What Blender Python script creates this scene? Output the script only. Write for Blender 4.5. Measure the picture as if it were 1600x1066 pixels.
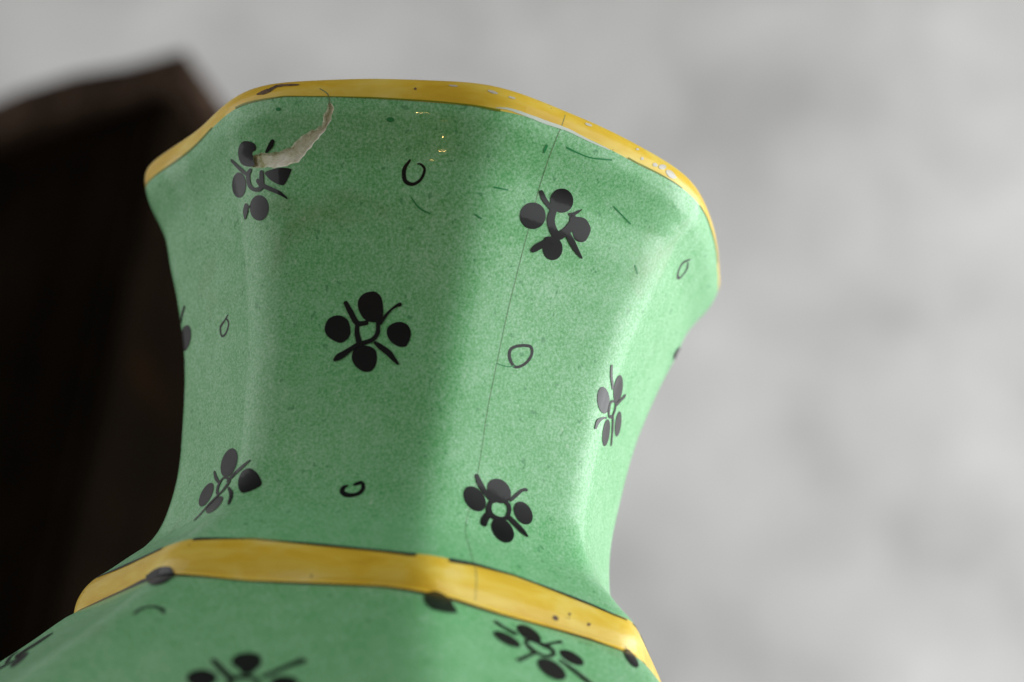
import bpy, math, random
import numpy as np
from mathutils import Matrix, Vector
random.seed(7)
for o in list(bpy.data.objects): bpy.data.objects.remove(o)
scene = bpy.context.scene
C = scene.collection

# ---------------------------------------------------------------- camera
cam_d = bpy.data.cameras.new('camera'); cam = bpy.data.objects.new('camera', cam_d); C.objects.link(cam)
CX, CY, CZ = Vector((.9878,-.101148,.118405)), Vector((-.148915,-.391127,.908209)), Vector((-.045552,-.914762,-.401418))
CAM_LOC = Vector((0, -.26465, .066791))
cam.matrix_world = Matrix(((CX.x,CY.x,CZ.x,CAM_LOC.x),(CX.y,CY.y,CZ.y,CAM_LOC.y),(CX.z,CY.z,CZ.z,CAM_LOC.z),(0,0,0,1)))
cam_d.sensor_width = 36; cam_d.lens = 67.87; cam_d.clip_start = .01; cam_d.clip_end = 50
cam_d.dof.use_dof = True; cam_d.dof.focus_distance = .261; cam_d.dof.aperture_fstop = 12.5
scene.camera = cam

# ---------------------------------------------------------------- light
world = bpy.data.worlds.new('World'); scene.world = world; world.use_nodes = True
bg = world.node_tree.nodes['Background']; bg.inputs[0].default_value = (.93,.97,1,1); bg.inputs[1].default_value = .09
def area(name, loc, target, sx, sy, energy, col):
    d = bpy.data.lights.new(name, 'AREA'); d.shape = 'RECTANGLE'; d.size = sx; d.size_y = sy; d.energy = energy; d.color = col
    o = bpy.data.objects.new(name, d); C.objects.link(o); o.location = loc
    o.rotation_euler = (Vector(target)-Vector(loc)).to_track_quat('-Z', 'Y').to_euler(); return o
area('window_light', (1.96, .42, .42), (0, 0, .20), 2.0, 1.5, 57, (.97,.985,1))
area('right_front_fill_light', (1.85, -.58, .38), (0, 0, .20), 2.3, 1.6, 46, (.97,.985,1))  # broad unseen fill, added to give the right facets their soft sheen
area('far_window_light', (-2.0, -.20, .42), (0, 0, .20), 2.4, 1.7, 25, (.98,.985,1))
for i, (x, y, z, e) in enumerate(((-.1320,-.3171,.012,.13),(-.236,-.49,.012,.17))):
    d = bpy.data.lights.new('small_warm_lamp', 'POINT'); d.energy = e; d.shadow_soft_size = .0015; d.color = (1,.55,.16)
    o = bpy.data.objects.new('small_warm_lamp', d); C.objects.link(o); o.location = (x, y, z)

vs = scene.view_settings; vs.view_transform = 'Standard'; vs.look = 'None'; vs.exposure = .12; vs.gamma = 1; vs.use_curve_mapping = False
scene.render.engine = 'CYCLES'

# ---------------------------------------------------------------- materials
class NT:
    def __init__(s, name):
        s.m = bpy.data.materials.new(name); s.m.use_nodes = True; s.t = s.m.node_tree; s.b = s.t.nodes['Principled BSDF']
        s.co = s.n('ShaderNodeTexCoord').outputs['Object']
    def n(s, ty, **k):
        x = s.t.nodes.new(ty)
        for a, v in k.items(): setattr(x, a, v)
        return x
    def link(s, a, b): s.t.links.new(a, b)
    def noise(s, scale, detail=2, rough=.5, dist=0, vec=None):
        x = s.n('ShaderNodeTexNoise'); x.inputs['Scale'].default_value = scale; x.inputs['Detail'].default_value = detail
        x.inputs['Roughness'].default_value = rough; x.inputs['Distortion'].default_value = dist
        s.link(vec or s.co, x.inputs['Vector']); return x.outputs['Fac']
    def ramp(s, fac, stops, mode='LINEAR'):
        r = s.n('ShaderNodeValToRGB'); r.color_ramp.interpolation = mode; el = r.color_ramp.elements
        while len(el) < len(stops): el.new(.5)
        for e, (p, c) in zip(el, stops): e.position = p; e.color = c if len(c) == 4 else (*c, 1)
        s.link(fac, r.inputs[0]); return r.outputs[0]
    def mix(s, fac, a, b, mode='MIX'):
        x = s.n('ShaderNodeMix', data_type='RGBA', blend_type=mode)
        for i, v in ((0, fac), (6, a), (7, b)):
            if hasattr(v, 'is_output'): s.link(v, x.inputs[i])
            else: x.inputs[i].default_value = v if i == 0 else (*v, 1)
        return x.outputs[2]
    def base(s, c, rough=.5):
        if hasattr(c, 'is_output'): s.link(c, s.b.inputs['Base Color'])
        else: s.b.inputs['Base Color'].default_value = (*c, 1)
        s.b.inputs['Roughness'].default_value = rough
    def bump(s, h, dist, strength=1, sock='Normal'):
        x = s.n('ShaderNodeBump'); x.inputs['Distance'].default_value = dist; x.inputs['Strength'].default_value = strength
        s.link(h, x.inputs['Height']); s.link(x.outputs[0], s.b.inputs[sock]); return x.outputs[0]
G0, G1 = (0,0,0), (1,1,1)
def glaze(s, coat=.16, cr=.04):
    s.b.inputs['Specular IOR Level'].default_value = .15; s.b.inputs['Roughness'].default_value = .38
    s.b.inputs['Coat Weight'].default_value = coat; s.b.inputs['Coat Roughness'].default_value = cr; s.b.inputs['Coat IOR'].default_value = 1.5
    h = s.mix(.10, s.noise(170, 2), s.noise(1500, 1))
    s.bump(h, .00006, 1, 'Coat Normal')
def mat_green():
    s = NT('green_glaze')
    fine = s.noise(2800, 3, .8); mid = s.noise(330, 3, .6); big = s.noise(38, 3, .55); huge = s.noise(17, 2)
    f = s.mix(.17, fine, mid); f = s.mix(.10, f, big)
    c = s.ramp(f, [(.31,(.058,.298,.070)),(.44,(.156,.440,.178)),(.545,(.275,.555,.310)),(.72,(.475,.700,.505))])
    c = s.mix(s.ramp(huge, [(.42,G0),(.68,(.35,.35,.35))]), c, (.060,.330,.100))
    # sponge drops of undiluted colour
    dots = s.ramp(s.noise(820, 2, .5), [(.675,G0),(.715,G1)])
    c = s.mix(s.mix(.50, G0, dots), c, (.020,.175,.050))
    dots2 = s.ramp(s.noise(1150, 1, .4), [(.745,G0),(.775,G1)])
    c = s.mix(s.mix(.35, G0, dots2), c, (.50,.66,.50))
    # brownish staining of the old glaze
    st = s.ramp(s.noise(55, 4, .6, .6), [(.63,G0),(.80,(.42,.42,.42))])
    c = s.mix(st, c, (.13,.15,.045))
    s.base(c, .42); glaze(s); return s.m
def mat_yellow():
    s = NT('yellow_glaze')
    mp = s.n('ShaderNodeMapping'); mp.inputs['Scale'].default_value = (1, 1, 3); s.link(s.co, mp.inputs['Vector'])
    v = s.noise(90, 3, .6, .4, mp.outputs[0]); w = s.noise(60, 3, .6)
    c = s.ramp(v, [(.28,(.63,.395,.025)),(.45,(.72,.490,.045)),(.58,(.77,.58,.095)),(.78,(.83,.69,.24))])
    c = s.mix(s.ramp(w, [(.45,G0),(.75,(.45,.45,.45))]), c, (.60,.36,.015))
    sp = s.ramp(s.noise(900, 2, .5), [(.735,G0),(.76,(.6,.6,.6))])
    c = s.mix(sp, c, (.12,.05,.012))
    s.base(c, .42); glaze(s); return s.m
def mat_paint(name, c1, c2, coat=.16):
    s = NT(name); s.base(s.mix(s.noise(500, 3, .6), c1, c2), .45); glaze(s, coat); return s.m
def mat_clay():
    s = NT('bare_clay'); f = s.noise(420, 4, .65)
    c = s.ramp(f, [(.32,(.32,.33,.12)),(.43,(.62,.64,.46)),(.60,(.82,.83,.72))])
    s.base(c, .85); s.bump(s.noise(900, 4, .7), .0004, .8); return s.m
def mat_matte(name, c1, c2, scale=300, rough=.8):
    s = NT(name); s.base(s.mix(s.ramp(s.noise(scale, 4, .6), [(.3,G0),(.7,G1)]), c1, c2), rough); return s.m
def mat_wall():
    s = NT('grey_plaster')
    f = s.mix(.55, s.noise(9, 3, .5, .3), s.noise(2.4, 3, .5))
    c = s.ramp(f, [(.35,(.41,.402,.39)),(.455,(.52,.512,.498)),(.54,(.59,.582,.565)),(.65,(.71,.70,.68))])
    s.base(c, .9); s.bump(s.noise(90, 4, .6), .002, .5); return s.m
def mat_wood(name, dark, lit, scale=1.0, spec=.03, rust=None):
    s = NT(name)
    mp = s.n('ShaderNodeMapping'); mp.inputs['Scale'].default_value = (22*scale, 22*scale, 3*scale); s.link(s.co, mp.inputs['Vector'])
    g = s.noise(2.4, 6, .65, 1.2, mp.outputs[0]); b = s.noise(9*scale, 3, .5)
    c = s.mix(s.ramp(g, [(.35,G0),(.72,G1)]), dark, lit)
    c = s.mix(s.ramp(b, [(.40,G0),(.62,(.8,.8,.8))]), c, dark)
    if rust: c = s.mix(s.ramp(s.noise(14, 3, .5), [(.56,G0),(.68,G1)]), c, rust)
    s.base(c, .75); s.b.inputs['Specular IOR Level'].default_value = spec; s.bump(g, .0015, .5); return s.m
M = dict(green=mat_green(), yellow=mat_yellow(), black=mat_paint('black_paint', (.004,.004,.0045), (.010,.010,.010)),
         line=mat_paint('line_paint', (.012,.012,.014), (.040,.040,.036)), deep=mat_paint('deep_green_paint', (.02,.19,.055), (.04,.27,.09)),
         clay=mat_clay(), inner=mat_paint('cream_glaze', (.52,.50,.42), (.60,.58,.50)), pale=mat_paint('pale_glaze', (.50,.60,.50), (.62,.66,.58)),
         crack=mat_matte('crack_dirt', (.09,.13,.06), (.18,.26,.14)), olive=mat_paint('olive_overlap', (.13,.20,.015), (.26,.26,.02)), dirt=mat_matte('rim_dirt', (.05,.03,.015), (.20,.12,.07), 700),
         wall=mat_wall(), table=mat_wood('table_wood', (.045,.035,.025), (.08,.06,.042), .6),
         wood=mat_wood('old_dark_wood', (.0034,.0025,.0017), (.0100,.0064,.0038), 1, 0., (.0070,.0040,.0022)), worn=mat_wood('worn_lit_wood', (.014,.009,.006), (.10,.064,.044), 2))  # lid: worn brown, with the top edge's highlight put into its lighter tone

# ---------------------------------------------------------------- helpers
def mesh_obj(name, V, Fc, mat, parent=None, N=None, smooth=True):
    me = bpy.data.meshes.new(name); me.from_pydata([tuple(v) for v in V], [], Fc); me.materials.append(mat)
    if smooth: me.polygons.foreach_set('use_smooth', [True]*len(me.polygons))
    me.update()
    if N is not None: me.normals_split_custom_set_from_vertices([tuple(n) for n in N])
    o = bpy.data.objects.new(name, me); C.objects.link(o); o.parent = parent
    return o
def tag(o, label=None, cat=None, kind=None, group=None):
    for k, v in (('label', label), ('category', cat), ('kind', kind), ('group', group)):
        if v: o[k] = v
    return o

# ---------------------------------------------------------------- the setting
def sheet(name, pts, mat, thick, nrm):
    n = Vector(nrm)*thick; V = [Vector(p) for p in pts]+[Vector(p)-n for p in pts]
    return tag(mesh_obj(name, V, [(0,1,2,3),(7,6,5,4),(0,4,5,1),(1,5,6,2),(2,6,7,3),(3,7,4,0)], mat, None, None, False), kind='structure')
sheet('table_top', [(-1.1,-1.2,0),(1.1,-1.2,0),(1.1,1.148,0),(-1.1,1.148,0)], M['table'], .03, (0,0,1))
sheet('wall', [(-2.2,1.15,-.6),(2.2,1.15,-.6),(2.2,1.15,2.2),(-2.2,1.15,2.2)], M['wall'], .1, (0,-1,0))

# ---------------------------------------------------------------- surface of the vase
U = 0.042                      # rim apothem in metres
FOOT = 4.0                     # depth of the foot below mid-neck, in rim apothems
OUTER = [(.920,.732),(.940,.764),(.968,.772),(.992,.760),(1.003,.728),(.9860,.655),(.9450,.585),(.9090,.521),
         (.8710,.409),(.8302,.298),(.7655,.0744),(.7300,-.1489),(.7115,-.3722),(.7340,-.5509),(.7650,-.617),(.8119,-.670),
         (.8680,-.7320),(.8960,-.7600),(.9180,-.7960),(.9290,-.8330),(.9310,-.8640),(.9300,-.8780),(.9600,-.9050),(1.040,-.9960),(1.138,-1.100),
         (1.300,-1.265),(1.441,-1.4186),(1.620,-1.720),(1.700,-2.100),(1.640,-2.550),(1.420,-3.020),(1.140,-3.420),
         (.970,-3.640),(.940,-3.760),(1.000,-3.880),(1.030,-3.950),(1.010,-3.995),(.960,-4.000)]
def dense(knots, n=24):
    k = np.array(knots, float); d = np.hypot(*np.diff(k, axis=0).T)
    t = np.concatenate([[0], np.cumsum(np.sqrt(d))])
    m = np.gradient(k, t, axis=0); out = []
    for i in range(len(k)-1):
        h = t[i+1]-t[i]; u = np.linspace(0, 1, n, endpoint=False)[:, None]
        out.append((2*u**3-3*u**2+1)*k[i]+(u**3-2*u**2+u)*h*m[i]+(-2*u**3+3*u**2)*k[i+1]+(u**3-u**2)*h*m[i+1])
    out.append(k[-1:]); return np.concatenate(out)
PROF = dense(OUTER)
SARC = np.concatenate([[0], np.cumsum(np.hypot(*np.diff(PROF, axis=0).T))])*U*1000     # arc length in mm
SARC += 7.46-SARC[5*24]        # measured so that the rim's lower fillet is at 7.46
CT = np.array([-90,-67.5,-45,-22.5,0,22.5,45,67.5,90])
AM = np.array([.010,-.0150,-.0008,.0123,.0039,.0127,-.0094,.0073,-.0051])       # hand-made unevenness of the rim
def surface(th, s):
    """point (local metres) on the outside of the vase: th in degrees, s in mm of arc from the lip"""
    th = np.asarray(th, float); s = np.asarray(s, float)
    a = np.interp(s, SARC, PROF[:, 0]); z = np.interp(s, SARC, PROF[:, 1])
    t = np.clip((.7445-z)/1.489, 0, 1)
    p = 18.6+(27-18.6)*np.clip(t/.4, 0, 1)**.7+12*np.clip((t-.85)/.15, 0, 1)
    r = th*math.pi/180; acc = 0
    for k in range(8):
        acc = acc+np.maximum(0, np.cos(r-(k*45+22.5)*math.pi/180))**p
    rad = acc**(-1/p)
    fade = np.clip(1-t/.45, 0, 1)**1.5
    dl = 0
    for c, m in zip(CT, AM):
        dl = dl+m*np.exp(-(((th-c+180) % 360-180)/11)**2)
    for c in (-90, 90):                                       # the lip's side corners are crisper
        dl = dl+.015*np.exp(-(((th-c+180) % 360-180)/6)**2)*np.clip(1-t/.11, 0, 1)
    R = a*rad*(1+fade*dl)*U
    return np.stack([R*np.cos(r), R*np.sin(r), (z+FOOT)*U+0*r], -1)
def normal(th, s):
    e = .02
    n = np.cross(surface(th+.1, s)-surface(th-.1, s), surface(th, s-e)-surface(th, s+e))
    return n/np.linalg.norm(n, axis=-1, keepdims=True)

# painted decoration: 'b' a filled blob, 's' an open and 'r' a closed brush stroke; (angle in degrees, mm down the wall, width in mm)
FLOWERS = {
    'A': [
        ('b', [(-47.68,10.51),(-49.47,10.54),(-50.82,11.5),(-50.76,12.86),(-49.14,13.75),(-46.85,14.11),(-46.79,13.13),(-46.73,12.28),(-45.65,12.06),(-45.72,11.25)]),
        ('b', [(-49.76,16.25),(-50.1,16.96),(-50.87,17.42),(-51.99,17.52),(-53.22,17.24),(-54.32,16.64),(-55.02,15.84),(-55.12,15.03),(-54.59,14.37),(-53.6,13.98),(-52.42,13.91),(-51.32,14.17),(-50.44,14.71),(-49.89,15.45)]),
        ('b', [(-44.09,15.43),(-42.58,15.17),(-40.65,15.03),(-38.4,15.24),(-38.41,15.77),(-39.67,17.32),(-40.93,17.33),(-42.66,16.7),(-43.77,15.93)]),
        ('b', [(-43.55,20.36),(-43.87,21.08),(-44.63,21.61),(-45.7,21.83),(-46.92,21.66),(-48.03,21.15),(-48.75,20.41),(-48.9,19.62),(-48.45,18.93),(-47.53,18.48),(-46.37,18.33),(-45.22,18.48),(-44.27,18.93),(-43.69,19.59)]),
        ('s', [(-41.51,11.39,0.57),(-42.2,11.99,0.71),(-43.27,12.68,0.36)]),
        ('s', [(-53.52,11.93,0.46),(-51.45,13.51,0.58),(-49.42,14.77,0.52)]),
        ('s', [(-47.95,14.52,0.56),(-48.82,15.02,0.89),(-48.67,16.27,0.76),(-47.52,17.22,0.54),(-45.85,17.55,0.64),(-45.05,17.13,0.84),(-46.04,16.32,0.59)]),
        ('s', [(-44.93,15.33,0.69),(-45.03,16.86,0.86)]),
        ('s', [(-44.8,17.16,0.65),(-42.7,17.89,0.58),(-40.76,18.53,0.52),(-39.22,19.3,0.2)]),
        ('s', [(-50.1,19.22,0.95),(-50.43,19.83,1.2),(-50.83,20.62,0.49)]),
        ('s', [(-48.92,19.39,0.29),(-50.13,19.38,0.29)]),
    ],
    'B': [
        ('b', [(-19.16,31.69),(-21.09,31.99),(-22.33,32.84),(-22.27,33.95),(-21.03,35.18),(-19.4,35.78),(-17.13,35.81),(-16.03,35.1),(-16.14,33.99),(-16.78,32.62),(-17.9,31.88)]),
        ('b', [(-27.39,35.07),(-29.33,35.59),(-30.09,36.86),(-29.19,37.96),(-26.47,38.76),(-24.7,38.59),(-23.51,37.52),(-24.25,35.92),(-25.59,35.25)]),
        ('b', [(-12.44,35.73),(-14.27,36.32),(-14.56,37.23),(-13.57,38.26),(-11.66,38.99),(-9.93,39.09),(-9.17,38.72),(-8.72,37.46),(-9.39,36.36),(-10.72,35.81)]),
        ('b', [(-19.71,39.06),(-21.73,39.24),(-22.45,40.09),(-22.36,41.07),(-21.1,42.03),(-19.14,42.62),(-17.34,42.58),(-16.25,41.8),(-16.14,40.68),(-16.75,39.71),(-18.15,39.18)]),
        ('s', [(-25.38,33.37,0.61),(-23.91,34.67,0.75),(-22.14,36.03,0.74),(-19.86,35.99,0.63)]),
        ('s', [(-22.08,36.31,0.56),(-21.86,37.42,0.69),(-21.08,38.67,0.82)]),
        ('s', [(-20.16,38.79,0.65),(-17.85,38.26,0.65),(-16.79,37.34,0.64),(-16.94,36.09,0.56),(-17.18,35.53,0.55)]),
        ('s', [(-16.35,35.94,0.58),(-15.32,34.95,0.43),(-14.04,34.03,0.31),(-12.71,33.45,0.43),(-12.36,33.38,0.63)]),
        ('s', [(-21.28,38.95,0.65),(-22.94,39.61,0.66),(-24.59,40.34,0.88),(-25.8,40.78,0.95),(-26.63,41.15,0.51)]),
        ('s', [(-16.99,38.67,0.47),(-15.6,39.2,0.74),(-13.4,40.0,0.8),(-11.96,40.8,0.6),(-10.82,41.41,0.33)]),
    ],
    'C': [
        ('b', [(20.9,14.15),(21.04,14.87),(20.62,15.57),(19.74,16.11),(18.59,16.39),(17.42,16.33),(16.45,15.96),(15.88,15.36),(15.8,14.64),(16.21,13.95),(17.02,13.42),(18.1,13.15),(19.25,13.2),(20.25,13.56)]),
        ('b', [(15.77,17.51),(15.83,18.31),(15.31,19.08),(14.31,19.66),(13.03,19.95),(11.72,19.89),(10.67,19.49),(10.08,18.84),(10.05,18.04),(10.59,17.27),(11.57,16.68),(12.82,16.39),(14.09,16.44),(15.14,16.84)]),
        ('b', [(23.06,15.94),(24.82,15.77),(26.31,16.31),(26.98,17.06),(26.62,18.46),(25.51,18.98),(24.05,18.93),(22.9,18.17),(21.92,17.24),(22.11,16.3)]),
        ('b', [(21.83,20.73),(21.99,21.42),(21.66,22.07),(20.89,22.56),(19.84,22.79),(18.74,22.71),(17.8,22.34),(17.22,21.75),(17.1,21.07),(17.45,20.42),(18.2,19.93),(19.2,19.7),(20.28,19.78),(21.21,20.15)]),
        ('s', [(13.47,14.8,0.67),(14.57,15.54,0.73),(16.43,16.24,0.6)]),
        ('s', [(17.2,16.44,0.96),(17.14,17.72,1.18),(18.13,18.76,1.16),(19.44,19.48,1.21)]),
        ('s', [(20.26,19.29,1.15),(21.53,18.23,1.17),(22.27,17.03,1.11),(21.78,16.12,0.84),(21.05,16.04,0.38)]),
        ('s', [(17.61,20.78,0.88),(15.88,21.86,0.94),(15.04,22.48,0.69)]),
        ('s', [(22.06,18.75,0.81),(23.7,19.53,0.88),(25.39,20.31,0.67),(27.01,20.91,0.27)]),
        ('s', [(21.69,15.95,0.37),(22.54,15.42,0.38),(23.35,14.83,0.13)]),
        ('s', [(17.53,20.42,0.73),(19.56,20.09,1.09)]),
    ],
    'D': [
        ('b', [(14.78,58.86),(13.63,59.23),(12.25,59.28),(10.92,58.99),(9.87,58.43),(9.3,57.71),(9.3,56.98),(9.9,56.38),(11.0,56.02),(12.39,55.97),(13.79,56.24),(14.91,56.78),(15.51,57.49),(15.46,58.23)]),
        ('b', [(21.87,56.41),(20.61,56.88),(19.07,57.06),(17.55,56.9),(16.35,56.44),(15.68,55.77),(15.66,55.03),(16.31,54.36),(17.52,53.89),(19.06,53.71),(20.62,53.86),(21.89,54.31),(22.59,54.97),(22.58,55.72)]),
        ('b', [(28.49,58.56),(27.38,58.85),(26.12,58.83),(24.97,58.51),(24.13,57.95),(23.75,57.27),(23.92,56.61),(24.61,56.09),(25.71,55.81),(26.99,55.83),(28.2,56.14),(29.08,56.68),(29.45,57.36),(29.23,58.03)]),
        ('b', [(22.55,62.32),(21.2,62.86),(19.77,62.98),(18.53,62.64),(17.66,61.96),(17.24,61.12),(17.37,60.3),(18.07,59.64),(19.25,59.23),(20.7,59.14),(22.14,59.38),(23.24,59.93),(23.74,60.68),(23.49,61.53)]),
        ('s', [(12.4,54.38,0.66),(13.65,55.39,0.9),(15.11,56.18,0.75),(16.81,56.93,0.61)]),
        ('r', [(16.87,57.43,0.61),(16.45,58.42,0.86),(17.29,59.2,0.94),(19.38,59.25,0.53),(21.49,58.9,0.58),(22.37,57.84,0.6),(22.16,56.96,0.69),(21.04,56.63,0.55),(19.18,56.74,0.38),(17.62,57.05,0.59)]),
        ('s', [(22.6,56.12,0.47),(24.36,55.07,0.48),(25.86,54.2,0.41),(27.05,53.94,0.48)]),
        ('s', [(16.5,59.07,0.84),(15.5,60.04,1.03),(15.09,60.81,1.0)]),
        ('s', [(22.55,58.72,0.78),(24.15,59.25,0.88),(26.22,59.98,0.84),(27.46,60.51,0.44)]),
    ],
    'E': [
        ('b', [(49.22,33.04),(50.6,32.92),(52.23,33.11),(53.74,33.58),(54.69,34.29),(54.77,35.1),(53.95,35.86),(52.48,36.39),(50.83,36.56),(49.39,36.31),(48.39,35.71),(47.87,34.92),(47.83,34.12),(48.28,33.45)]),
        ('b', [(46.82,39.38),(45.45,39.54),(44.17,39.31),(43.16,38.77),(42.52,38.05),(42.31,37.29),(42.55,36.67),(43.22,36.29),(44.26,36.21),(45.56,36.42),(46.92,36.87),(48.01,37.48),(48.42,38.19),(47.95,38.88)]),
        ('b', [(51.74,43.05),(50.39,43.13),(49.23,42.82),(48.42,42.21),(48.04,41.42),(48.08,40.63),(48.55,39.99),(49.42,39.61),(50.63,39.54),(51.98,39.8),(53.15,40.34),(53.81,41.08),(53.74,41.89),(52.97,42.6)]),
        ('b', [(61.73,39.35),(60.12,39.5),(58.52,39.31),(57.22,38.83),(56.44,38.17),(56.3,37.45),(56.81,36.81),(57.9,36.39),(59.41,36.24),(61.06,36.41),(62.52,36.86),(63.44,37.52),(63.61,38.24),(62.99,38.9)]),
        ('s', [(44.22,32.95,0.39),(45.3,34.23,0.54),(47.43,35.45,0.51)]),
        ('r', [(48.79,37.13,0.39),(48.59,38.25,0.68),(49.78,39.04,0.46),(52.21,38.45,0.57),(52.87,37.2,0.87),(51.45,36.6,0.29)]),
        ('s', [(52.79,36.68,0.55),(55.46,35.26,0.56),(58.25,33.87,0.57)]),
        ('s', [(48.06,39.72,0.25),(46.26,40.21,0.34),(44.71,41.09,0.66),(44.36,42.02,0.46)]),
        ('s', [(52.59,38.36,0.65),(55.58,39.82,0.75),(57.86,41.35,0.66)]),
    ],
    'F': [
        ('b', [(-53.31,52.59),(-51.53,53.17),(-50.29,54.01),(-49.71,54.97),(-49.82,55.89),(-50.63,56.58),(-52.12,56.86),(-54.13,56.67),(-56.25,56.03),(-57.94,55.11),(-58.75,54.1),(-58.48,53.21),(-57.22,52.6),(-55.34,52.39)]),
        ('b', [(-44.25,56.41),(-46.34,56.71),(-46.92,57.53),(-46.54,58.58),(-45.28,59.59),(-43.78,60.21),(-41.77,59.92),(-39.85,59.12),(-40.2,58.29),(-41.87,57.16)]),
        ('b', [(-61.07,56.66),(-59.62,57.17),(-58.71,57.9),(-58.42,58.71),(-58.77,59.47),(-59.74,60.0),(-61.26,60.18),(-63.15,59.94),(-64.94,59.36),(-66.15,58.58),(-66.48,57.76),(-65.88,57.05),(-64.55,56.59),(-62.82,56.45)]),
        ('b', [(-51.18,60.07),(-50.27,60.54),(-49.88,61.16),(-49.93,61.84),(-50.41,62.45),(-51.48,62.8),(-53.25,62.71),(-55.37,62.22),(-57.09,61.54),(-57.78,60.86),(-57.37,60.29),(-56.09,59.9),(-54.35,59.73),(-52.6,59.79)]),
        ('s', [(-51.47,57.51,0.72),(-48.87,56.71,0.74),(-46.33,55.84,0.53),(-44.79,55.21,0.19)]),
        ('s', [(-61.75,54.92,0.41),(-59.5,56.08,0.57),(-56.18,57.33,0.32)]),
        ('r', [(-54.38,56.76,0.33),(-56.18,57.52,0.84),(-55.51,58.76,0.53),(-53.49,59.29,0.45),(-51.58,58.51,0.74),(-50.57,57.63,0.39)]),
        ('s', [(-49.86,58.86,0.38),(-47.52,60.06,0.62),(-46.55,61.3,0.56),(-46.04,62.05,0.32)]),
        ('s', [(-54.09,59.47,0.54),(-57.96,60.69,0.59),(-59.92,62.75,0.72)]),
    ],
    'G': [
        ('b', [(-84.3,29.89),(-83.16,30.37),(-82.67,31.07),(-82.87,31.86),(-83.74,32.58),(-85.22,33.07),(-87.37,33.14),(-90.5,32.59),(-91.0,32.23),(-91.0,31.64),(-91.0,30.77),(-90.5,29.97),(-88.5,29.63),(-86.01,29.67)]),
        ('s', [(-84.8,26.98,0.48),(-88.82,28.22,0.72)]),
        ('s', [(-90.0,33.54,0.0),(-89.15,34.63,0.49)]),
    ],
    'H': [
        ('b', [(16.67,83.73),(16.09,84.14),(15.2,84.32),(14.16,84.25),(13.17,83.93),(12.41,83.44),(12.03,82.87),(12.1,82.34),(12.64,81.95),(13.54,81.77),(14.63,81.84),(15.67,82.14),(16.45,82.62),(16.81,83.19)]),
        ('b', [(21.63,81.29),(20.89,81.77),(19.94,81.98),(18.93,81.87),(18.06,81.47),(17.48,80.86),(17.33,80.15),(17.64,79.48),(18.38,78.98),(19.39,78.75),(20.46,78.86),(21.34,79.29),(21.89,79.92),(21.98,80.64)]),
        ('b', [(28.95,83.56),(28.23,84.01),(27.29,84.23),(26.31,84.18),(25.46,83.87),(24.9,83.36),(24.75,82.76),(25.03,82.18),(25.72,81.75),(26.68,81.53),(27.72,81.57),(28.61,81.87),(29.17,82.37),(29.29,82.97)]),
        ('b', [(23.11,87.95),(22.22,88.61),(21.14,88.91),(20.09,88.8),(19.23,88.3),(18.73,87.51),(18.7,86.59),(19.15,85.71),(20.03,85.05),(21.17,84.74),(22.32,84.84),(23.22,85.34),(23.69,86.13),(23.65,87.07)]),
        ('s', [(13.31,80.06,0.74),(14.6,80.7,0.63),(16.45,81.24,0.83)]),
        ('r', [(18.26,82.25,0.39),(18.78,83.65,0.95),(20.33,84.28,0.62),(21.93,84.11,0.55),(23.28,83.25,0.44),(23.26,82.34,0.85),(21.84,81.99,0.92),(20.22,81.68,0.68)]),
        ('s', [(22.02,81.93,0.49),(24.05,81.07,0.37),(26.36,80.13,0.5)]),
        ('s', [(19.34,84.11,0.47),(17.44,85.48,0.48),(15.17,87.02,0.6)]),
        ('s', [(24.13,84.3,0.56),(25.63,85.47,0.9),(27.28,87.04,1.02),(27.86,87.55,0.69)]),
    ],
    'I': [
        ('b', [(-23.07,94.3),(-23.43,95.48),(-22.95,96.64),(-21.79,97.51),(-20.86,98.47),(-20.02,98.27),(-19.64,97.04),(-19.53,95.83),(-20.38,94.29),(-21.51,93.9)]),
        ('b', [(-23.67,99.69),(-23.53,100.48),(-23.76,101.16),(-24.31,101.59),(-25.06,101.69),(-25.89,101.44),(-26.65,100.88),(-27.17,100.14),(-27.35,99.35),(-27.15,98.67),(-26.59,98.24),(-25.79,98.14),(-24.92,98.4),(-24.16,98.95)]),
        ('b', [(-13.9,99.42),(-13.93,100.04),(-14.26,100.58),(-14.83,100.93),(-15.54,101.02),(-16.26,100.84),(-16.84,100.41),(-17.17,99.83),(-17.18,99.22),(-16.86,98.68),(-16.27,98.33),(-15.52,98.24),(-14.78,98.42),(-14.21,98.85)]),
        ('b', [(-17.54,104.41),(-17.5,105.06),(-17.77,105.59),(-18.27,105.93),(-18.91,106.01),(-19.58,105.82),(-20.13,105.4),(-20.48,104.8),(-20.55,104.15),(-20.31,103.57),(-19.81,103.2),(-19.14,103.11),(-18.44,103.32),(-17.87,103.79)]),
        ('s', [(-25.74,95.96,0.58),(-24.08,97.59,0.7),(-21.89,99.66,0.81)]),
        ('s', [(-14.66,94.94,1.16),(-16.07,96.21,0.75),(-18.2,98.63,0.72)]),
        ('r', [(-21.53,99.42,0.94),(-21.55,101.17,0.5),(-20.08,102.91,0.72),(-18.56,102.71,0.89),(-18.32,100.75,0.51),(-19.38,99.16,0.61)]),
        ('s', [(-20.81,102.63,0.69),(-21.77,104.07,0.93)]),
        ('s', [(-18.17,102.27,0.57),(-16.3,103.34,0.7)]),
    ],
    'J': [
        ('b', [(0.91,77.84),(0.45,79.63),(1.89,81.19),(5.62,80.69),(5.24,78.88),(4.27,77.09),(2.2,76.75)]),
    ],
    'K': [
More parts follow.
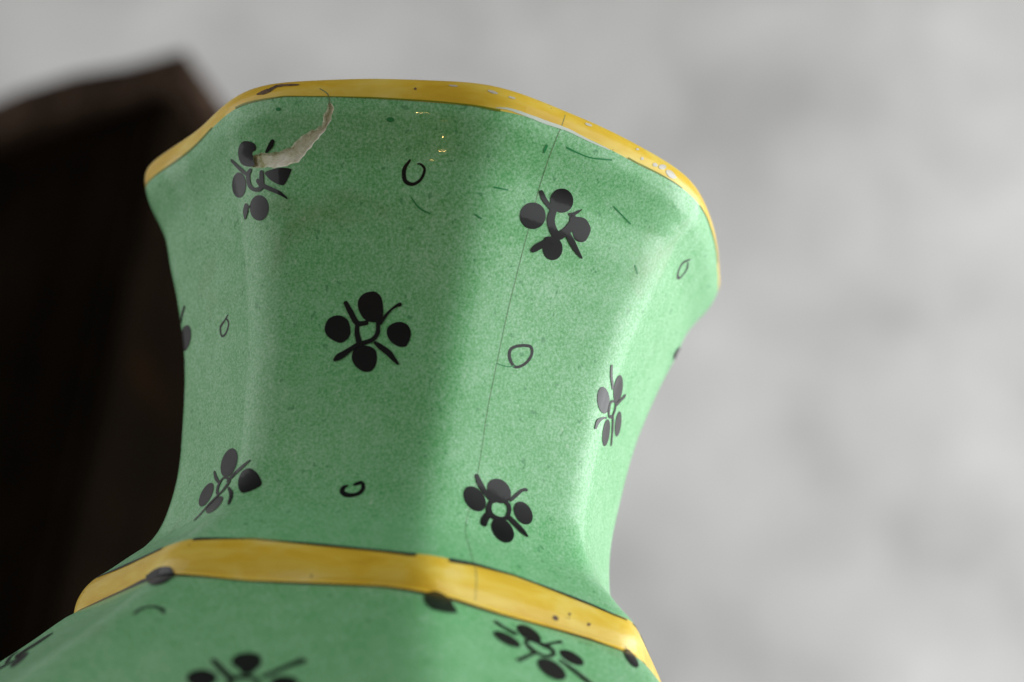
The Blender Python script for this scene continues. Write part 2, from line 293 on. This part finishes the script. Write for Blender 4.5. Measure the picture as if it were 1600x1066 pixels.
        ('b', [(-44.91,76.52),(-44.18,77.28),(-43.22,78.65),(-43.23,79.57),(-43.73,80.21),(-44.67,80.43),(-46.08,80.13),(-48.2,79.18),(-53.45,76.69),(-52.57,76.29),(-50.82,76.04),(-48.74,75.96),(-46.87,76.02),(-45.56,76.2)]),
    ],
    'L': [
        ('b', [(41.75,80.64),(41.16,80.82),(40.71,80.64),(40.46,80.13),(40.48,79.39),(40.82,78.53),(41.81,77.48),(42.74,76.8),(43.35,76.65),(44.14,76.73),(44.51,77.21),(43.5,78.45),(42.99,79.36),(42.39,80.13)]),
    ],
    'M': [
        ('b', [(-68.83,90.23),(-66.5,91.14),(-64.08,92.38),(-62.08,93.69),(-60.88,94.79),(-60.64,95.49),(-61.35,95.66),(-62.89,95.28),(-65.04,94.39),(-67.47,93.15),(-69.68,91.83),(-71.11,90.69),(-71.42,89.98),(-70.59,89.82)]),
        ('s', [(-75.17,91.17,0.62),(-80.44,88.77,0.73),(-81.64,87.66,1.38)]),
        ('s', [(-72.52,93.12,2.48),(-71.07,92.73,2.46)]),
        ('s', [(-71.67,90.88,0.66),(-76.15,88.41,2.04),(-74.47,88.07,3.74),(-74.64,86.11,3.49)]),
    ],
    'N': [
        ('b', [(88.37,16.62),(87.5,17.09),(87.0,17.63),(87.0,18.12),(87.5,18.48),(87.0,19.09),(88.51,18.88),(86.27,19.64),(84.74,19.95),(83.74,19.88),(83.23,19.54),(83.26,19.02),(83.89,18.38),(85.2,17.7)]),
    ],
}
RINGS = {
    '1': [
        ('s', [(-13.61,14.07,0.31),(-14.56,15.32,0.57),(-14.16,16.81,0.56),(-12.51,17.26,0.48),(-11.0,16.59,0.4),(-10.47,15.29,0.37),(-11.29,14.58,0.28),(-12.0,14.53,0.19)]),
    ],
    '2': [
        ('r', [(18.09,35.21,0.4),(15.85,36.05,0.42),(15.76,37.18,0.5),(17.34,38.16,0.45),(19.03,37.99,0.37),(20.93,36.94,0.39),(21.65,35.68,0.43),(20.83,34.84,0.43)]),
    ],
    '3': [
        ('s', [(59.39,10.96,0.24),(57.25,12.65,0.51),(58.48,14.19,0.6),(60.63,13.87,0.38),(61.06,12.28,0.57),(59.42,11.59,0.32)]),
    ],
    '4': [
        ('s', [(-62.15,32.31,0.27),(-64.03,32.79,0.34),(-66.41,33.4,0.54),(-65.69,34.72,0.32),(-63.36,34.69,0.43),(-61.8,33.56,0.43),(-63.24,32.52,0.23)]),
    ],
    '5': [
        ('s', [(-18.54,58.49,0.26),(-19.46,58.83,0.63),(-19.53,59.46,0.64),(-18.43,59.88,0.73),(-16.78,59.89,0.66),(-15.26,59.52,0.59),(-14.6,58.74,0.57),(-15.17,57.95,0.44),(-16.16,58.11,0.58),(-16.92,58.31,0.39)]),
    ],
    '6': [
        ('s', [(-42.14,86.93,0.31),(-42.19,85.76,0.6),(-41.0,85.0,0.46),(-39.0,85.53,0.48),(-38.19,86.38,0.31)]),
    ],
}
MARKS = {
    'chip': [
        ('s', [(-46.51,13.46,1.95),(-43.8,13.89,2.28),(-40.19,13.76,2.5),(-37.45,13.41,2.65),(-34.89,11.85,2.3),(-32.45,10.67,1.52),(-30.91,9.99,0.99),(-29.94,8.63,1.3),(-29.4,7.48,0.91),(-29.69,6.51,0.13)]),
    ],
    'chipline': [
        ('s', [(-31.6,4.55,0.11),(-30.28,5.17,0.13),(-29.76,5.74,0.15),(-29.5,6.62,0.16)]),
        ('s', [(-37.43,12.34,0.14),(-36.61,11.5,0.16),(-35.33,10.67,0.13),(-32.99,10.07,0.13)]),
        ('s', [(-31.21,9.88,0.14),(-30.72,8.62,0.14),(-29.86,7.04,0.14)]),
    ],
    'rimchip': [
        ('s', [(-43.93,4.57,0.28),(-42.57,4.46,0.7),(-41.33,4.19,0.66),(-39.97,3.61,0.55),(-35.99,3.74,0.26)]),
    ],
    'crack': [
        ('s', [(13.76,3.76,0.14),(12.88,8.18,0.14),(12.79,12.21,0.14),(12.78,18.0,0.12),(12.82,23.75,0.13),(12.78,30.85,0.13),(12.78,37.95,0.13),(12.56,45.09,0.13),(12.76,52.11,0.12),(11.73,57.72,0.12),(9.94,62.55,0.13),(9.84,66.13,0.15),(9.88,71.99,0.16),(9.98,76.36,0.12)]),
    ],
    'scratch': [
        ('s', [(-12.6,18.98,0.13),(-10.62,20.39,0.21),(-8.22,21.11,0.17)]),
        ('s', [(15.58,8.0,0.26),(18.33,8.08,0.19),(21.15,7.95,0.17),(25.14,7.1,0.26)]),
        ('s', [(30.12,12.62,0.18),(35.45,13.76,0.19)]),
        ('s', [(3.44,16.44,0.21),(6.25,16.18,0.21)]),
        ('s', [(11.53,8.8,0.38),(11.45,9.71,0.28)]),
        ('s', [(12.71,38.68,0.13),(15.62,38.6,0.17),(17.49,38.17,0.17)]),
        ('s', [(40.15,18.77,0.22),(41.61,19.63,0.22)]),
        ('s', [(0.7,20.57,0.17),(2.15,20.94,0.17)]),
    ],
    'spot': [
        ('b', [(27.76,75.72),(27.39,75.86),(26.91,75.82),(26.58,75.63),(26.62,75.39),(26.99,75.24),(27.47,75.28),(27.79,75.48)]),
        ('b', [(34.86,75.0),(34.76,75.16),(34.52,75.27),(34.27,75.26),(34.16,75.13),(34.26,74.96),(34.51,74.85),(34.76,74.86)]),
        ('b', [(30.57,74.42),(30.48,74.56),(30.27,74.65),(30.07,74.64),(29.99,74.53),(30.09,74.39),(30.3,74.3),(30.5,74.31)]),
        ('b', [(-38.96,7.2),(-39.11,7.38),(-39.48,7.44),(-39.83,7.34),(-39.96,7.15),(-39.81,6.97),(-39.45,6.91),(-39.09,7.01)]),
        ('b', [(-17.14,8.8),(-17.34,9.04),(-17.85,9.14),(-18.37,9.05),(-18.6,8.82),(-18.39,8.58),(-17.88,8.48),(-17.37,8.57)]),
        ('b', [(-13.55,4.58),(-13.59,4.71),(-13.75,4.77),(-13.92,4.72),(-14.01,4.59),(-13.97,4.45),(-13.82,4.39),(-13.64,4.44)]),
    ],
    'pale': [
        ('b', [(35.47,4.75),(35.24,4.98),(34.81,5.11),(34.42,5.07),(34.29,4.88),(34.52,4.65),(34.97,4.51),(35.36,4.56)]),
        ('b', [(37.68,4.17),(37.41,4.55),(36.79,4.88),(36.13,4.99),(35.8,4.83),(36.0,4.48),(36.68,4.12),(37.4,3.98)]),
        ('b', [(40.32,4.97),(39.69,5.28),(38.68,5.32),(37.88,5.08),(37.77,4.7),(38.43,4.39),(39.45,4.34),(40.22,4.59)]),
        ('b', [(40.64,4.73),(40.55,4.9),(40.26,5.06),(39.95,5.12),(39.78,5.04),(39.86,4.87),(40.16,4.71),(40.48,4.64)]),
        ('b', [(31.97,4.82),(31.92,5.0),(31.71,5.13),(31.46,5.15),(31.31,5.04),(31.36,4.87),(31.57,4.73),(31.83,4.71)]),
        ('b', [(0.62,4.23),(0.33,4.35),(-0.34,4.34),(-0.97,4.2),(-1.21,4.02),(-0.91,3.9),(-0.25,3.92),(0.38,4.05)]),
        ('b', [(3.83,4.23),(3.62,4.34),(3.14,4.4),(2.67,4.37),(2.5,4.28),(2.71,4.17),(3.18,4.12),(3.65,4.14)]),
        ('b', [(-6.38,3.88),(-6.61,3.98),(-7.17,4.0),(-7.74,3.94),(-7.98,3.83),(-7.75,3.73),(-7.19,3.7),(-6.62,3.76)]),
        ('b', [(30.71,3.75),(30.57,3.93),(30.27,4.09),(29.98,4.14),(29.85,4.06),(29.98,3.89),(30.29,3.72),(30.6,3.66)]),
        ('b', [(19.57,3.73),(19.27,3.9),(18.7,3.98),(18.19,3.92),(18.04,3.76),(18.34,3.58),(18.92,3.48),(19.43,3.55)]),
    ],
    'sliver': [
        ('s', [(0.68,6.33,0.11),(3.07,6.04,0.45),(6.24,6.04,0.63),(10.44,5.99,0.69),(14.77,5.82,0.58),(19.39,6.02,0.41),(24.12,6.02,0.18)]),
    ],
}

# ---------------------------------------------------------------- the vase
PHI = 5.775
vase = bpy.data.objects.new('vase', None); C.objects.link(vase); vase.empty_display_size = .05
vase.rotation_euler = (0, 0, math.radians(PHI-90)); vase.location = (0, 0, 0)
tag(vase, 'octagonal green glazed ceramic vase with yellow bands, black painted flowers and chipped rim', 'vase')
def lineS(pts, default):
    """height of a brushed edge round the vase: traced in front, wandering behind"""
    P = sorted(pts); t = np.array([p[0] for p in P]); v = np.array([p[1] for p in P])
    def f(th):
        w = ((np.asarray(th, float)+180) % 360)-180
        inside = np.interp(w, t, v)
        back = default+.22*np.sin(np.radians(w*7)+1)+.13*np.sin(np.radians(w*17))
        k = np.clip(np.minimum(w-(t[0]-14), (t[-1]+14)-w)/14, 0, 1); k = k*k*(3-2*k)
        return inside*k+back*(1-k)
    return f
RIM = lineS([(-84.1,6.4),(-78.4,6.4),(-69.8,6.19),(-55.4,5.8),(-49.8,5.62),(-44.3,5.65),(-41.3,5.61),(-38.1,5.45),(-29.5,5.68),(-16.9,6.2),(-5.8,6.55),(.4,6.6),(6.1,6.21),(11.9,5.99),(19.6,5.75),(30.8,6.0),(38.6,5.74),(45.8,5.6),(55.7,5.1),(67.5,5.2)], 5.7)
BTOP = lineS([(-76,71.6),(-60,71.8),(-47.5,71.8),(-42.8,71.3),(-32.8,70.5),(-21.9,71.0),(-11.8,71.6),(-2.7,72.0),(4.2,71.5),(10,70.6),(19,70.3),(28.5,71.1),(36.7,71.7),(41.1,72.1),(50,72)], 71.3)
BBOT = lineS([(-81.5,77.15),(-66.6,77.0),(-55.3,76.8),(-45.2,77.4),(-37.2,77.6),(-29.9,78.1),(-19.6,77.85),(-6.2,77.45),(-.5,78.0),(5.8,77.65),(15,77.9),(25,77.5),(35.2,77.3),(40.8,77.6),(44.7,77.75),(64.3,77.4)], 77.5)
NTH = 360
def loft(name, s0, s1, ns, mat, parent=vase, inset=0., th0=0., th1=360., off=0.):
    full = th1-th0 >= 360; n = NTH if full else max(8, int((th1-th0)*2))
    th = np.linspace(th0, th1, n, endpoint=not full); V = []; N = []
    a = s0(th) if callable(s0) else s0+0*th; b = s1(th) if callable(s1) else s1+0*th
    for j in range(ns+1):
        s = a+(b-a)*j/ns; V.append(surface(th, s)); N.append(normal(th, s))
    V = np.concatenate(V); N = np.concatenate(N); V = V+N*off; Fc = []
    for j in range(ns):
        for i in range(n if full else n-1):
            k = (i+1) % n; Fc.append((j*n+i, (j+1)*n+i, (j+1)*n+k, j*n+k))
    return mesh_obj(name, V, Fc, mat, parent, N)
# the neck is one fine grid, finer still round the flaked-off chip, whose faces are let into the wall as a part of their own
CH = np.array(MARKS['chip'][0][1]); KD = .68                      # centre line and widths of the chip; mm per degree there
def chip_depth(th, s):
    w = ((th+180) % 360)-180; best = np.full(w.shape, -9.); jag = .30*np.sin(w*.9+s*1.3)+.14*np.sin(w*2.3-s*2.7)+.08*np.sin(w*5.3+s*4.)
    for (a0, s0, w0), (a1, s1, w1) in zip(CH[:-1], CH[1:]):
        for u in np.linspace(0, 1, 12):
            d = np.hypot((w-(a0+(a1-a0)*u))*KD, s-(s0+(s1-s0)*u)); best = np.maximum(best, (w0+(w1-w0)*u)*.45-d)
    return best+jag*.42
def neck_grid():
    th = np.concatenate([np.arange(-180, -49, 1.), np.arange(-49, -27, .11), np.arange(-27, 180, 1.)]); n = len(th)
    a = RIM(th); b = BTOP(th); v = np.concatenate([np.linspace(0, .16, 110, endpoint=False), np.linspace(.16, 1, 190)])
    S = a+(b-a)*v[:, None]; T_ = np.broadcast_to(th, S.shape)
    P = surface(T_, S); N = normal(T_, S); cd = chip_depth(T_, S); cd[S > 20] = -9
    P = P-N*(np.clip(cd/.30, 0, 1)*.00042)[..., None]
    m = len(v); V = P.reshape(-1, 3); Nn = N.reshape(-1, 3); ins = cd > 0; F1 = []; F2 = []
    for j in range(m-1):
        for i in range(n):
            k = (i+1) % n; q = (j*n+i, (j+1)*n+i, (j+1)*n+k, j*n+k)
            (F2 if ins[j, i] and ins[j+1, k] else F1).append(q)
    neck = mesh_obj('neck', V, F1, M['green'], vase, Nn)
    used = sorted({x for f in F2 for x in f}); mp = {x: i for i, x in enumerate(used)}
    mesh_obj('chip', V[used], [tuple(mp[x] for x in f) for f in F2], M['clay'], vase)
    return neck
neck = neck_grid()
rim = loft('rim', float(SARC[0]), RIM, 22, M['yellow'])
band = loft('collar_band', BTOP, BBOT, 26, M['yellow'])
body = loft('body', BBOT, 212., 110, M['green'])
foot = loft('foot', 212., float(SARC[-1]), 16, M['yellow'])
# the inside: cream glazed wall, floor and the underside of the foot
th = np.linspace(0, 360, NTH, endpoint=False)
def shell(name, rings, mat, flip):
    V = np.concatenate(rings); n = NTH; Fc = []
    for j in range(len(rings)-1):
        for i in range(n):
            k = (i+1) % n; q = (j*n+i, (j+1)*n+i, (j+1)*n+k, j*n+k); Fc.append(q[::-1] if flip else q)
    Fc.append(tuple(range((len(rings)-1)*n, len(rings)*n)) if flip else tuple(range(len(rings)*n-1, (len(rings)-1)*n-1, -1)))
    return mesh_obj(name, V, Fc, mat, vase)
rings = [surface(th, SARC[0]+0.*th)]
for s in list(np.linspace(6, 72, 24))+list(np.linspace(80, 205, 26)):
    q = surface(th, s+0*th); r = np.hypot(q[:,0], q[:,1]); k = 1-.0042/r
    rings.append(q*np.stack([k, k, 1+0*k], -1))
shell('inside', rings, M['inner'], True)
q = surface(th, SARC[-1]+0*th)
shell('underside', [q, q*np.array([.9,.9,1])+np.array([0,0,.0015])], M['inner'], False)

# ---------------------------------------------------------------- painted decoration: thin paint lying on the glaze
def place(P, off):
    P = np.array(P); return surface(P[:,0], P[:,1])+normal(P[:,0], P[:,1])*off, normal(P[:,0], P[:,1])
def mm_per_deg(p):
    return float(np.linalg.norm(surface(p[0]+.5, p[1])-surface(p[0]-.5, p[1])))*1000
def closed_curve(P, n):
    P = np.array(P, float); m = len(P); out = []
    for i in range(m):
        p0, p1, p2, p3 = P[i-1], P[i], P[(i+1) % m], P[(i+2) % m]
        for u in np.linspace(0, 1, n, endpoint=False):
            out.append(.5*((2*p1)+(p2-p0)*u+(2*p0-5*p1+4*p2-p3)*u*u+(3*p1-p0-3*p2+p3)*u**3))
    return np.array(out)
def open_curve(P, n):
    P = np.array(P, float); Q = np.concatenate([[2*P[0]-P[1]], P, [2*P[-1]-P[-2]]]); out = []
    for i in range(len(P)-1):
        p0, p1, p2, p3 = Q[i:i+4]
        for u in np.linspace(0, 1, n, endpoint=False):
            out.append(.5*((2*p1)+(p2-p0)*u+(2*p0-5*p1+4*p2-p3)*u*u+(3*p1-p0-3*p2+p3)*u**3))
    out.append(P[-1]); return np.array(out)
def blob(P, off):
    c = closed_curve(P, 4); ctr = c.mean(0); n = len(c); R = (.3, .6, .85, 1.)
    pts = [ctr]+[ctr+(p-ctr)*r for r in R for p in c]
    Fc = [(0, 1+i, 1+(i+1) % n) for i in range(n)]
    for j in range(len(R)-1):
        for i in range(n):
            k = (i+1) % n; Fc.append((1+j*n+i, 1+(j+1)*n+i, 1+(j+1)*n+k, 1+j*n+k))
    return pts, Fc
def stroke(P, closed, rag=0.):
    c = closed_curve(P, 5) if closed else open_curve(P, 6)
    ctr = c[:, :2]; w = np.maximum(c[:, 2], .035); k = mm_per_deg(ctr.mean(0))
    X = ctr*np.array([k, 1.])                                 # millimetres on the unrolled wall
    if closed: T = np.roll(X, -1, 0)-np.roll(X, 1, 0)
    else: T = np.gradient(X, axis=0)
    T /= np.linalg.norm(T, axis=1, keepdims=True)+1e-9; Nn = np.stack([-T[:,1], T[:,0]], -1)
    if not closed:                                            # rounded ends
        e0 = [X[0]-T[0]*w[0]*.5*math.sin(a) for a in (1.25, .7)]; e1 = [X[-1]+T[-1]*w[-1]*.5*math.sin(a) for a in (.7, 1.25)]
        X = np.concatenate([e0, X, e1]); Nn = np.concatenate([[Nn[0]]*2, Nn, [Nn[-1]]*2])
        w = np.concatenate([[w[0]*.30, w[0]*.76], w, [w[-1]*.76, w[-1]*.30]])
    n = len(X); pts = []
    for f in (-.5, 0, .5):
        jit = np.array([random.uniform(-rag, rag) for _ in range(n)]) if rag and f else 0
        pts.append((X+Nn*((w*(f+jit))[:, None]))/np.array([k, 1.]))
    pts = np.concatenate(pts); Fc = []
    for j in range(2):
        for i in range(n if closed else n-1):
            q = (i+1) % n; Fc.append((j*n+i, j*n+q, (j+1)*n+q, (j+1)*n+i))
    return list(pts), Fc
def paint(name, els, mat, parent, lift=.00003, rag=0., step=.000006):
    V = []; N = []; Fc = []
    for i, (ty, P) in enumerate(els):
        pts, f = blob(P, 0) if ty == 'b' else stroke(P, ty == 'r', rag)
        v, n = place(pts, lift+i*step); b = sum(len(x) for x in V)
        for q in f:
            a_, b_, c_ = v[q[0]], v[q[1]], v[q[2]]
            if np.dot(np.cross(b_-a_, c_-a_), n[q[0]]) < 0: q = q[::-1]
            Fc.append(tuple(b+x for x in q))
        V.append(v); N.append(n)
    return mesh_obj(name, np.concatenate(V), Fc, mat, parent, np.concatenate(N))
def flower(els):
    petals = [e for e in els if e[0] == 'b']; lines = [e for e in els if e[0] != 'b']
    if not lines: return paint('painted_flower', petals, M['black'], vase, .00012)
    f = paint('painted_flower', lines, M['black'], vase, .00009)
    for p in petals: paint('petal', [p], M['black'], f, .00006)
    return f
FLOWERS['K'] = [('b', [(a, s-.35) for a, s in FLOWERS['K'][0][1]])]
for key, els in FLOWERS.items(): flower(els)
for key, els in RINGS.items(): paint('painted_ring', els, M['black'], vase)
for e in MARKS['chipline'][:1]: paint('chip_crack', [e], M['crack'], vase, .00004)
paint('rim_chip', MARKS['rimchip'], M['dirt'], vase, .00006, .12)
paint('hairline_crack', [('s', [(a, b, w*.42) for a, b, w in MARKS['crack'][0][1]])], M['crack'], vase, .00003)
for e in MARKS['scratch']: paint('brush_hair_mark', [e], M['deep'], vase, .00004)
for i, e in enumerate(MARKS['spot']): paint('glaze_pit', [e], M['deep'] if i in (3, 4) else M['dirt'], vase, .00005)
for e in MARKS['pale']: paint('bare_fleck', [e], M['inner'], vase, .00005, .1)
paint('thin_glaze_edge', [('s', [(a, b-.08, w*.7) for a, b, w in MARKS['sliver'][0][1]])], M['pale'], vase, .00004, .05)
# black lines along both edges of the collar band, thick and thin as the brush went, with short gaps
def edge_line(f, off_s, w, gaps, name, mat='line'):
    th = np.arange(-180, 180.01, .75); spans = []; cur = []
    for t in th:
        if any(a < t < b for a, b in gaps):
            if len(cur) > 3: spans.append(cur)
            cur = []
        else:
            ww = w*(1+.35*math.sin(math.radians(t*5.3)+1)+.25*math.sin(math.radians(t*13.7)))
            cur.append((t, float(f(t))+off_s+.10*math.sin(math.radians(t*9)), max(.12, ww)))
    if len(cur) > 3: spans.append(cur)
    for sp in spans:
        V = []; N = []
        for k in (-.5, 0, .5):
            P = [(t, s+k*ww) for t, s, ww in sp]; v, n = place(P, .00007); V.append(v); N.append(n)
        n = len(sp); Fc = [(j*n+i, (j+1)*n+i, (j+1)*n+i+1, j*n+i+1) for j in range(2) for i in range(n-1)]
        mesh_obj(name, np.concatenate(V), Fc, M[mat], vase, np.concatenate(N))
edge_line(BTOP, .25, .50, [(-1.5,4.5),(-52,-44),(44.5,46)], 'band_line')
edge_line(BBOT, -.12, .60, [(43,46.5)], 'band_line')
edge_line(RIM, -.05, .22, [(2,28),(43,50),(-58,-50),(75,300),(-180,-95)], 'glaze_overlap', 'olive')
# the rest of the decoration goes on round the back as on the side in view
def template(th0, s0, rot, sc, seed):
    rnd = random.Random(seed); k = mm_per_deg((th0, s0)); ca, sa = math.cos(rot), math.sin(rot)
    def at(x, y): X = (x*ca-y*sa)*sc; Y = (x*sa+y*ca)*sc; return th0+X/k, s0+Y
    els = []
    for a in range(4):
        t = a*math.pi/2+rnd.uniform(-.15, .15); cx, cy = 3.5*math.cos(t), 3.5*math.sin(t); r = rnd.uniform(1.4, 1.75)
        els.append(('b', [at(cx+r*1.12*math.cos(u)*math.cos(t)-r*math.sin(u)*math.sin(t), cy+r*1.12*math.cos(u)*math.sin(t)+r*math.sin(u)*math.cos(t)) for u in np.linspace(0, 2*math.pi, 10, endpoint=False)]))
    els.append(('r', [(*at(1.35*math.cos(u), 1.35*math.sin(u)), rnd.uniform(.5, .7)) for u in np.linspace(0, 2*math.pi, 8, endpoint=False)]))
    for a in range(4):
        t = a*math.pi/2+math.pi/4+rnd.uniform(-.15, .15)
        els.append(('s', [(*at(r*math.cos(t+.04*r), r*math.sin(t+.04*r)), w) for r, w in ((1.5, .5), (3, .7), (4.6, .55))]))
    return els
sd = 0
for th0, s0 in ((112,17),(155,37),(200,18),(160,58),(112,57),(205,58),(244,17),(232,38),(251,58),
                (-66,110),(66,88),(24,118),(68,124),(112,96),(158,88),(112,132),(158,120),(202,96),(248,90),(202,132),(248,124),(292,126),(-21,134),
                (24,158),(68,166),(112,172),(158,160),(202,170),(248,164),(292,168),(338,172)):
    sd += 1; flower(template(th0, s0, sd*.7, .92, sd))
for th0, s0 in ((110,37),(158,18),(204,38),(160,70-21),(246,36),(24,138),(68,106),(112,114),(158,104),(202,114),(248,108),(-66,134)):
    k = mm_per_deg((th0, s0))
    paint('painted_ring', [('r', [(th0+1.6*math.cos(u)/k, s0+1.6*math.sin(u), .45) for u in np.linspace(0, 2*math.pi, 8, endpoint=False)])], M['black'], vase)

# ---------------------------------------------------------------- dark wooden chest behind
def along(px_dir, dist): return CAM_LOC+Vector(px_dir).normalized()*dist
chest = bpy.data.objects.new('wooden_chest', None); C.objects.link(chest); chest.empty_display_size = .1
tag(chest, 'old dark brown wooden chest with worn sloping top, behind the green vase', 'chest')
K = along((-.1415,.8529,.5026), 1.0)                       # its near upper corner
chest.location = (K.x, K.y, 0); chest.rotation_euler = (0, 0, math.radians(-20)); H = K.z+.007
W_, D_, SL = .46, .30, .36                                    # width to the left, depth, fall of the top
def prism(name, pts_front, y0, y1, mat, bevel):
    n = len(pts_front); V = [(x, y0, z) for x, z in pts_front]+[(x, y1, z) for x, z in pts_front]
    Fc = [tuple(range(n)), tuple(range(2*n-1, n-1, -1))]+[(i, n+i, n+(i+1) % n, (i+1) % n) for i in range(n)]
    Fc = [f[::-1] for f in Fc]
    o = mesh_obj(name, V, Fc, mat, chest, None, False)
    b = o.modifiers.new('bevel', 'BEVEL'); b.width = bevel; b.segments = 3; return o
def top(x): return H+x*SL
prism('carcass', [(-W_,.03),(-.004,.03),(-.004,top(-.004)-.022),(-W_,top(-W_)-.022)], .006, D_, M['wood'], .004)
xs = [-W_-.012+i*(W_+.016)/16 for i in range(17)]               # the lid's upper edge is battered
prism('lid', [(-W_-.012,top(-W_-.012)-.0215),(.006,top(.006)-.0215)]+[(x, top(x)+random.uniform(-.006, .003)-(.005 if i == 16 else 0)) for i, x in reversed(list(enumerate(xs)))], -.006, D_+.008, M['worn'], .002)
for k in range(5):
    x0 = -W_+.004+k*(W_-.012)/5; x1 = x0+(W_-.012)/5-.003
    prism('plank', [(x0,.05),(x1,.05),(x1,top(x1)-.040),(x0,top(x0)-.040)], .0015, .0059, M['wood'], .002)
prism('plinth', [(-W_-.008,0),(.006,0),(.006,.0295),(-W_-.008,.0295)], -.004, D_+.004, M['wood'], .003)
